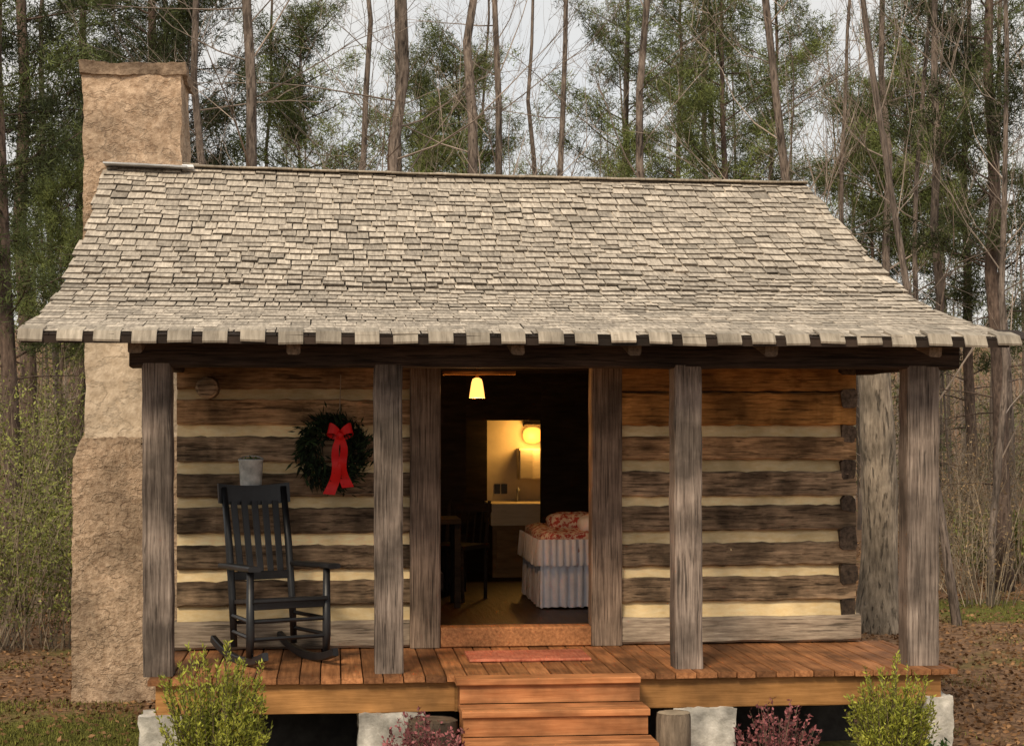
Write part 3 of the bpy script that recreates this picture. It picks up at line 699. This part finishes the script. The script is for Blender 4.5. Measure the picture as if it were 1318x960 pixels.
def make_pine(seed,H,r0,h0,R,nb,nm,dead=8):
    random.seed(seed); tr=MB(); cr=MB(); pts=[];rad=[];w=V((0,0,0))
    for i in range(15):
        q=i/14
        if i: w=w+V((U(-1,1),U(-1,1),0))*H*.005
        pts.append(V((w.x,w.y,q*H-.15))); rad.append(r0*(1.2 if i==0 else 1)*(1-q*.85))
    tube(tr,pts,rad,9,.5)
    def tp(z):
        f=max(0,min(.999,z/H))*14; i=int(f); return pts[i].lerp(pts[i+1],f-i)
    for _ in range(dead):
        z=U(h0*.35,h0); a=rnd()*6.28; p=tp(z); d=V((math.cos(a),math.sin(a),U(-.2,.3)))
        tube(tr,[p,p+d*U(.3,.6),p+d*U(.7,1.6)+V((0,0,-.1))],[.02,.012,.005],3,.5,False)
    for i in range(nb):
        q=(i+rnd())/nb; z=h0+(H-h0)*q; a=rnd()*6.28
        rr=R*(math.sin(min(1,q*1.15+.22)*math.pi*.86)**.8)*U(.5,1.15)+.15
        p=tp(z); d=V((math.cos(a),math.sin(a),U(-.05,.5)+.3*q)).normalized()
        P=[p]
        for k in range(4):
            d=(d+runit()*.15+V((0,0,.05))).normalized(); P.append(P[-1]+d*rr/4)
        tube(tr,P,[.02*(1-.2*k) for k in range(5)],3,.5,False)
        tint0=U(.1,.9)
        for c in range(int(10+rr*14)):
            q2=U(.2,1.05)*4; k=min(3,int(q2)); cc=P[k].lerp(P[k+1],q2-k)+runit()*U(0,.42)
            ax=(d+V((0,0,.5))+runit()*.5).normalized(); tc=min(1,max(0,tint0+U(-.2,.2)))
            for _ in range(26):
                dd=(ax*.4+runit()).normalized(); needle(cr,cc+runit()*.12,dd,U(.09,.17),.008,tc)
    return build_raw(tr,'pine_trunk',M['pinebark'],True),build_raw(cr,'pine_crown',nm)
def plant_tree(name,label,cat,meshes,loc,sc,rz,lean=(0,0),group=None):
    t=empty(name,loc,True); t.rotation_euler=(lean[0],lean[1],rz); t.scale=sc; tag(t,label,cat,group)
    for nm,me in zip(('trunk','crown'),meshes):
        o=bpy.data.objects.new(nm,me); COL.objects.link(o); o.parent=t
    return t
ORD='first second third fourth fifth sixth seventh eighth ninth tenth eleventh twelfth thirteenth fourteenth fifteenth sixteenth seventeenth eighteenth nineteenth twentieth'.split()
BV=[make_bare(100+i,16+i%3,.08+.010*(i%3),(.12,.3,.2,.38,.16,.25)[i],(28,22,26,22,30,26)[i],1.0) for i in range(6)]
bare=[(70,30,.9,0),(190,32,1.0,0),
 (228,26,.85,.01),(262,30,.7,-.015),(303,24,1.25,.01),(352,36,.6,.02),(452,30,1.05,0),(487,31,.85,-.01),(546,25,1.2,0),(612,34,.6,.03),(631,26,.85,.01),(642,25,1.1,.02),(712,30,.85,-.02),(742,28,.9,.01),(778,36,.6,.04),(852,25,1.2,0),(905,30,.8,.01),(955,37,.65,-.03),
 (1056,24,1.1,-.065),(1090,31,.7,.03),(1126,28,.8,-.01),(1165,26,.75,.05),(1200,25,1.0,.01),(1232,20,.5,-.12),(1275,22,.65,.05),(1310,32,.9,0)]
bare.sort(); cnt={'l':0,'b':0,'r':0}
for i,(u,Y,s,ln) in enumerate(bare):
    k='l' if u<210 else ('b' if u<1050 else 'r'); o_=ORD[cnt[k]]; cnt[k]+=1
    lab={'l':f'bare grey tree behind the chimney, {o_} from the left there','b':f'bare grey tree rising behind the roof, {o_} right of the chimney','r':f'bare grey tree right of the roof ridge, {o_} from the ridge end'}[k]
    x=at(u,400,Y).x; random.seed(500+i)
    plant_tree('bare_tree',lab,'tree',BV[i%6],(x,Y,gz(x,Y)),(s,s,U(.9,1.1)),U(0,6.28) if abs(ln)<.015 else 0,(0,ln),{'l':'bare trees left of the cabin','b':'bare trees behind the roof','r':'bare trees right of the cabin'}[k])
PT=[make_pine(201,14,.11,5.6,2.4,44,M['needle']),make_pine(202,13,.13,3.4,2.2,54,M['needledark']),make_pine(203,10.3,.085,5.6,2.0,46,M['needle']),make_pine(204,15,.15,5.0,2.5,50,M['needledark'])]
pines=[(15,23,1,1.0,'tall dark pine at the far left edge, nearest of the left pines'),(48,29,3,1.1,'dark tall pine behind the leftmost pine'),(100,34,1,1.2,'dark pine whose crown shows left of the chimney top'),(175,30,3,1.0,'dark pine standing directly behind the chimney'),(222,36,1,1.15,'dark pine showing at the right edge of the chimney top'),
 (75,27,2,.62,'short bright green pine low behind the chimney on its left'),
 (392,33,2,1.0,'small bright green pine above the left part of the roof'),(590,31,2,.9,'small green pine above the middle of the roof, its top below the sky gap'),(530,38,2,1.0,'small green pine just behind the middle green pine, to its left'),(800,36,0,1.0,'tall green pine behind the roof right of the middle'),(870,34,0,.9,'tall green pine with thick trunk above the right middle of the roof'),(930,28,0,.85,'tall green pine above the right part of the roof, straight dark trunk'),(985,33,0,.9,'tall green pine just left of the right end of the ridge'),
 (1170,32,2,1.0,'small green pine right of the roof, beside the sky gap'),(1118,36,2,.95,'small green pine just right of the ridge end, behind thin trunks'),(1293,24,3,.9,'tall dark pine at the far right edge with thick trunk'),(1250,34,1,1.05,'tall dark pine behind the bare trees right of the cabin')]
for i,(u,Y,k,s,lab) in enumerate(pines):
    x=at(u,400,Y).x; random.seed(700+i)
    plant_tree('pine_tree',lab,'pine tree',PT[k],(x,Y,gz(x,Y)),(s,s,s),U(0,6.28),(U(-.015,.015),U(-.015,.015)),group='pines around the cabin')
random.seed(31)
x=at(1128,600,19.5).x
sn_=empty('tree_snag',(0,0,0),True); tag(sn_,'thick pale-barked broken tree trunk just right of the cabin log corner','tree')
tr=MB(); P=[];R=[]
for i in range(16):
    q=i/15; P.append(V((.05*math.sin(q*5),.04*math.sin(q*7),q*4.0-.2))); R.append(.235*(1.4-.4*min(1,i/3))*(1-.22*q)*(1+U(-.05,.05)))
tube(tr,P,R,14,.5); tr.build('trunk',M['palebark'],sn_,True)
lb=MB()
for z,a,l in ((3.1,.4,.9),(3.5,2.9,.7),(3.75,1.5,.8)):
    tube(lb,[(0,0,z),(math.cos(a)*l*.5,math.sin(a)*l*.5,z+.12),(math.cos(a)*l,math.sin(a)*l,z+.35)],[.05,.035,.012],6,.5)
lb.build('broken_limbs',M['bark'],sn_,True); sn_.location=(x,19.5,0)
# brush
brush=[(10,21,3.4),(45,19,2.5),(70,23,3.8),(25,26,4.8),(90,26,4.0),(-20,19,3.0),(1225,24,2.8),(1268,22,2.0),(1305,25,3.0),(1245,29,3.4),(1285,31,3.2),(1322,27,3.4),(1180,28,3.0)]
cl=cr_=0
for i,(u,Y,H) in enumerate(sorted(brush)):
    random.seed(900+i); x=at(u,600,Y).x
    if u<200: lab=f'tangled yellow-green brush left of the chimney, {ORD[cl]} from the left'; cl+=1; nl=48; g='brush left of the chimney'; lm=M['brushleaf']
    else: lab=f'tangled tan twiggy brush right of the cabin, {ORD[cr_]} from the porch'; cr_+=1; nl=8; g='brush right of the cabin'; lm=M['tanleaf']
    shrub('brush_shrub',lab,(x,Y,gz(x,Y)),H,1.3,38,nl,.05,.011,lm,M['palestem'],'brush',g,.0052,.3,.25,.2,.35,.16)
for u,Y,lab in ((1290,26,'low dense green bush at the right edge among the tan brush'),(1255,31,'low green bush farther back right of the porch post')):
    x=at(u,700,Y).x; shrub('green_bush',lab,(x,Y,gz(x,Y)),1.1,1.0,60,40,.09,.03,M['brushleaf'],M['stem'],'bush')
# far woods
random.seed(77)
w=MB(); g=MB()
for i in range(460):
    Y=U(38,78); x=U(-.36,.62)*Y; z0=gz(x,Y); H=U(3.5,9) if rnd()<.7 else U(9,14); r=U(.03,.07)
    ln=V((U(-.07,.07),U(-.05,.05),1)); t=rnd()
    tube(w,[V((x,Y,z0-.2)),V((x,Y,z0))+ln*H*.5,V((x,Y,z0))+ln*H],[r,r*.7,r*.15],4,t,False)
    for _ in range(85):
        q=U(.08,1); p=V((x,Y,z0))+ln*H*q; a=rnd()*6.28; d=V((math.cos(a),math.sin(a),U(-.2,1.5))).normalized()
        needle(w,p+d*U(0,.8)*(1-q),d,U(.5,2.0)*(1.15-q*.7),U(.006,.014),t)
    if rnd()<.42:
        h0=U(.0,.8)*H; tt=U(0,1)
        for _ in range(34):
            c=V((x,Y,z0+h0))+V((random.gauss(0,1.0),random.gauss(0,1.0),random.gauss(.8,1.0)))
            for _ in range(18): needle(g,c+runit()*.2,runit(),U(.14,.3),.018,min(1,max(0,tt+U(-.2,.2))))
tag(w.build('woods',M['woodstwig']),'far bare grey-brown woods filling the background behind all nearer trees','woods',kind='stuff')
tag(g.build('woods_evergreens',M['woodsgreen']),'soft evergreen undergrowth scattered through the far woods','undergrowth',kind='stuff')
l=MB(); gr=MB()
for i in range(24000):
    Y=U(12,34); x=at(U(-60,200) if rnd()<.4 else U(1090,1400),600,Y).x
    if XL-.1<x<XR+.1 and Y<RY: continue
    if rnd()>moss(x,Y)*.85:
        leaf(l,V((x,Y,gz(x,Y)+.005+rnd()*.015)),V((U(-1,1),U(-1,1),U(-.05,.25))).normalized(),U(.035,.07),U(.010,.02))
for i in range(80000):
    if rnd()<.6: Y=U(11.5,18); x=at(U(-80,200),600,Y).x
    else: Y=U(12,27); x=at(U(1200,1400),600,Y).x
    if moss(x,Y)+noise.noise(V((x*1.1,Y*1.1,0)))*.6>.5+U(-.2,.2): needle(gr,V((x,Y,gz(x,Y)-.005)),V((U(-.5,.5),U(-.5,.5),1)).normalized(),U(.015,.05),.005)
tag(l.build('leaf_litter',M['litter']),'brown fallen leaves covering the ground on both sides of the cabin','leaves',kind='stuff')
tag(gr.build('grass',M['grass']),'short mossy grass patches on the ground beside the cabin','grass',kind='stuff')

# ---------------------------------------------------------------- light, sky, camera
EL=math.radians(40); AZ=math.radians(205)
wd=bpy.data.worlds.new('World'); SC.world=wd; wd.use_nodes=True; nt=wd.node_tree; N=nt.nodes; L=nt.links
bg=N['Background']; sk=N.new('ShaderNodeTexSky'); sk.sky_type='NISHITA'; sk.sun_disc=False; sk.sun_elevation=EL; sk.sun_rotation=AZ
tc=N.new('ShaderNodeTexCoord'); nz=N.new('ShaderNodeTexNoise'); nz.inputs['Scale'].default_value=4; nz.inputs['Detail'].default_value=6
L.new(tc.outputs['Generated'],nz.inputs['Vector'])
mr=N.new('ShaderNodeMapRange'); mr.inputs['From Min'].default_value=.35; mr.inputs['From Max'].default_value=.6; mr.inputs['To Min'].default_value=.78; mr.inputs['To Max'].default_value=.98; L.new(nz.outputs['Fac'],mr.inputs['Value'])
mx=N.new('ShaderNodeMix'); mx.data_type='RGBA'; L.new(mr.outputs[0],mx.inputs[0]); L.new(sk.outputs[0],mx.inputs[6]); mx.inputs[7].default_value=(6.75,6.55,6.2,1)
L.new(mx.outputs[2],bg.inputs['Color']); bg.inputs['Strength'].default_value=.128
sn=bpy.data.lights.new('sun','SUN'); sn.energy=2.7; sn.angle=math.radians(14); sn.color=(1,.84,.62)
so=bpy.data.objects.new('sun',sn); COL.objects.link(so)
dirv=V((math.sin(AZ)*math.cos(EL),math.cos(AZ)*math.cos(EL),math.sin(EL)))
so.rotation_euler=dirv.to_track_quat('Z','Y').to_euler(); so.location=(0,0,30)
SC.view_settings.view_transform='Standard'; SC.view_settings.look='None'; SC.view_settings.exposure=0
cd=bpy.data.cameras.new('camera'); cd.lens=36*F/1318; cd.sensor_width=36; cd.shift_y=70/1318; cd.clip_end=2000
co=bpy.data.objects.new('camera',cd); COL.objects.link(co); co.location=(0,0,ZC); co.rotation_euler=(math.pi/2,0,-TH)
SC.camera=co
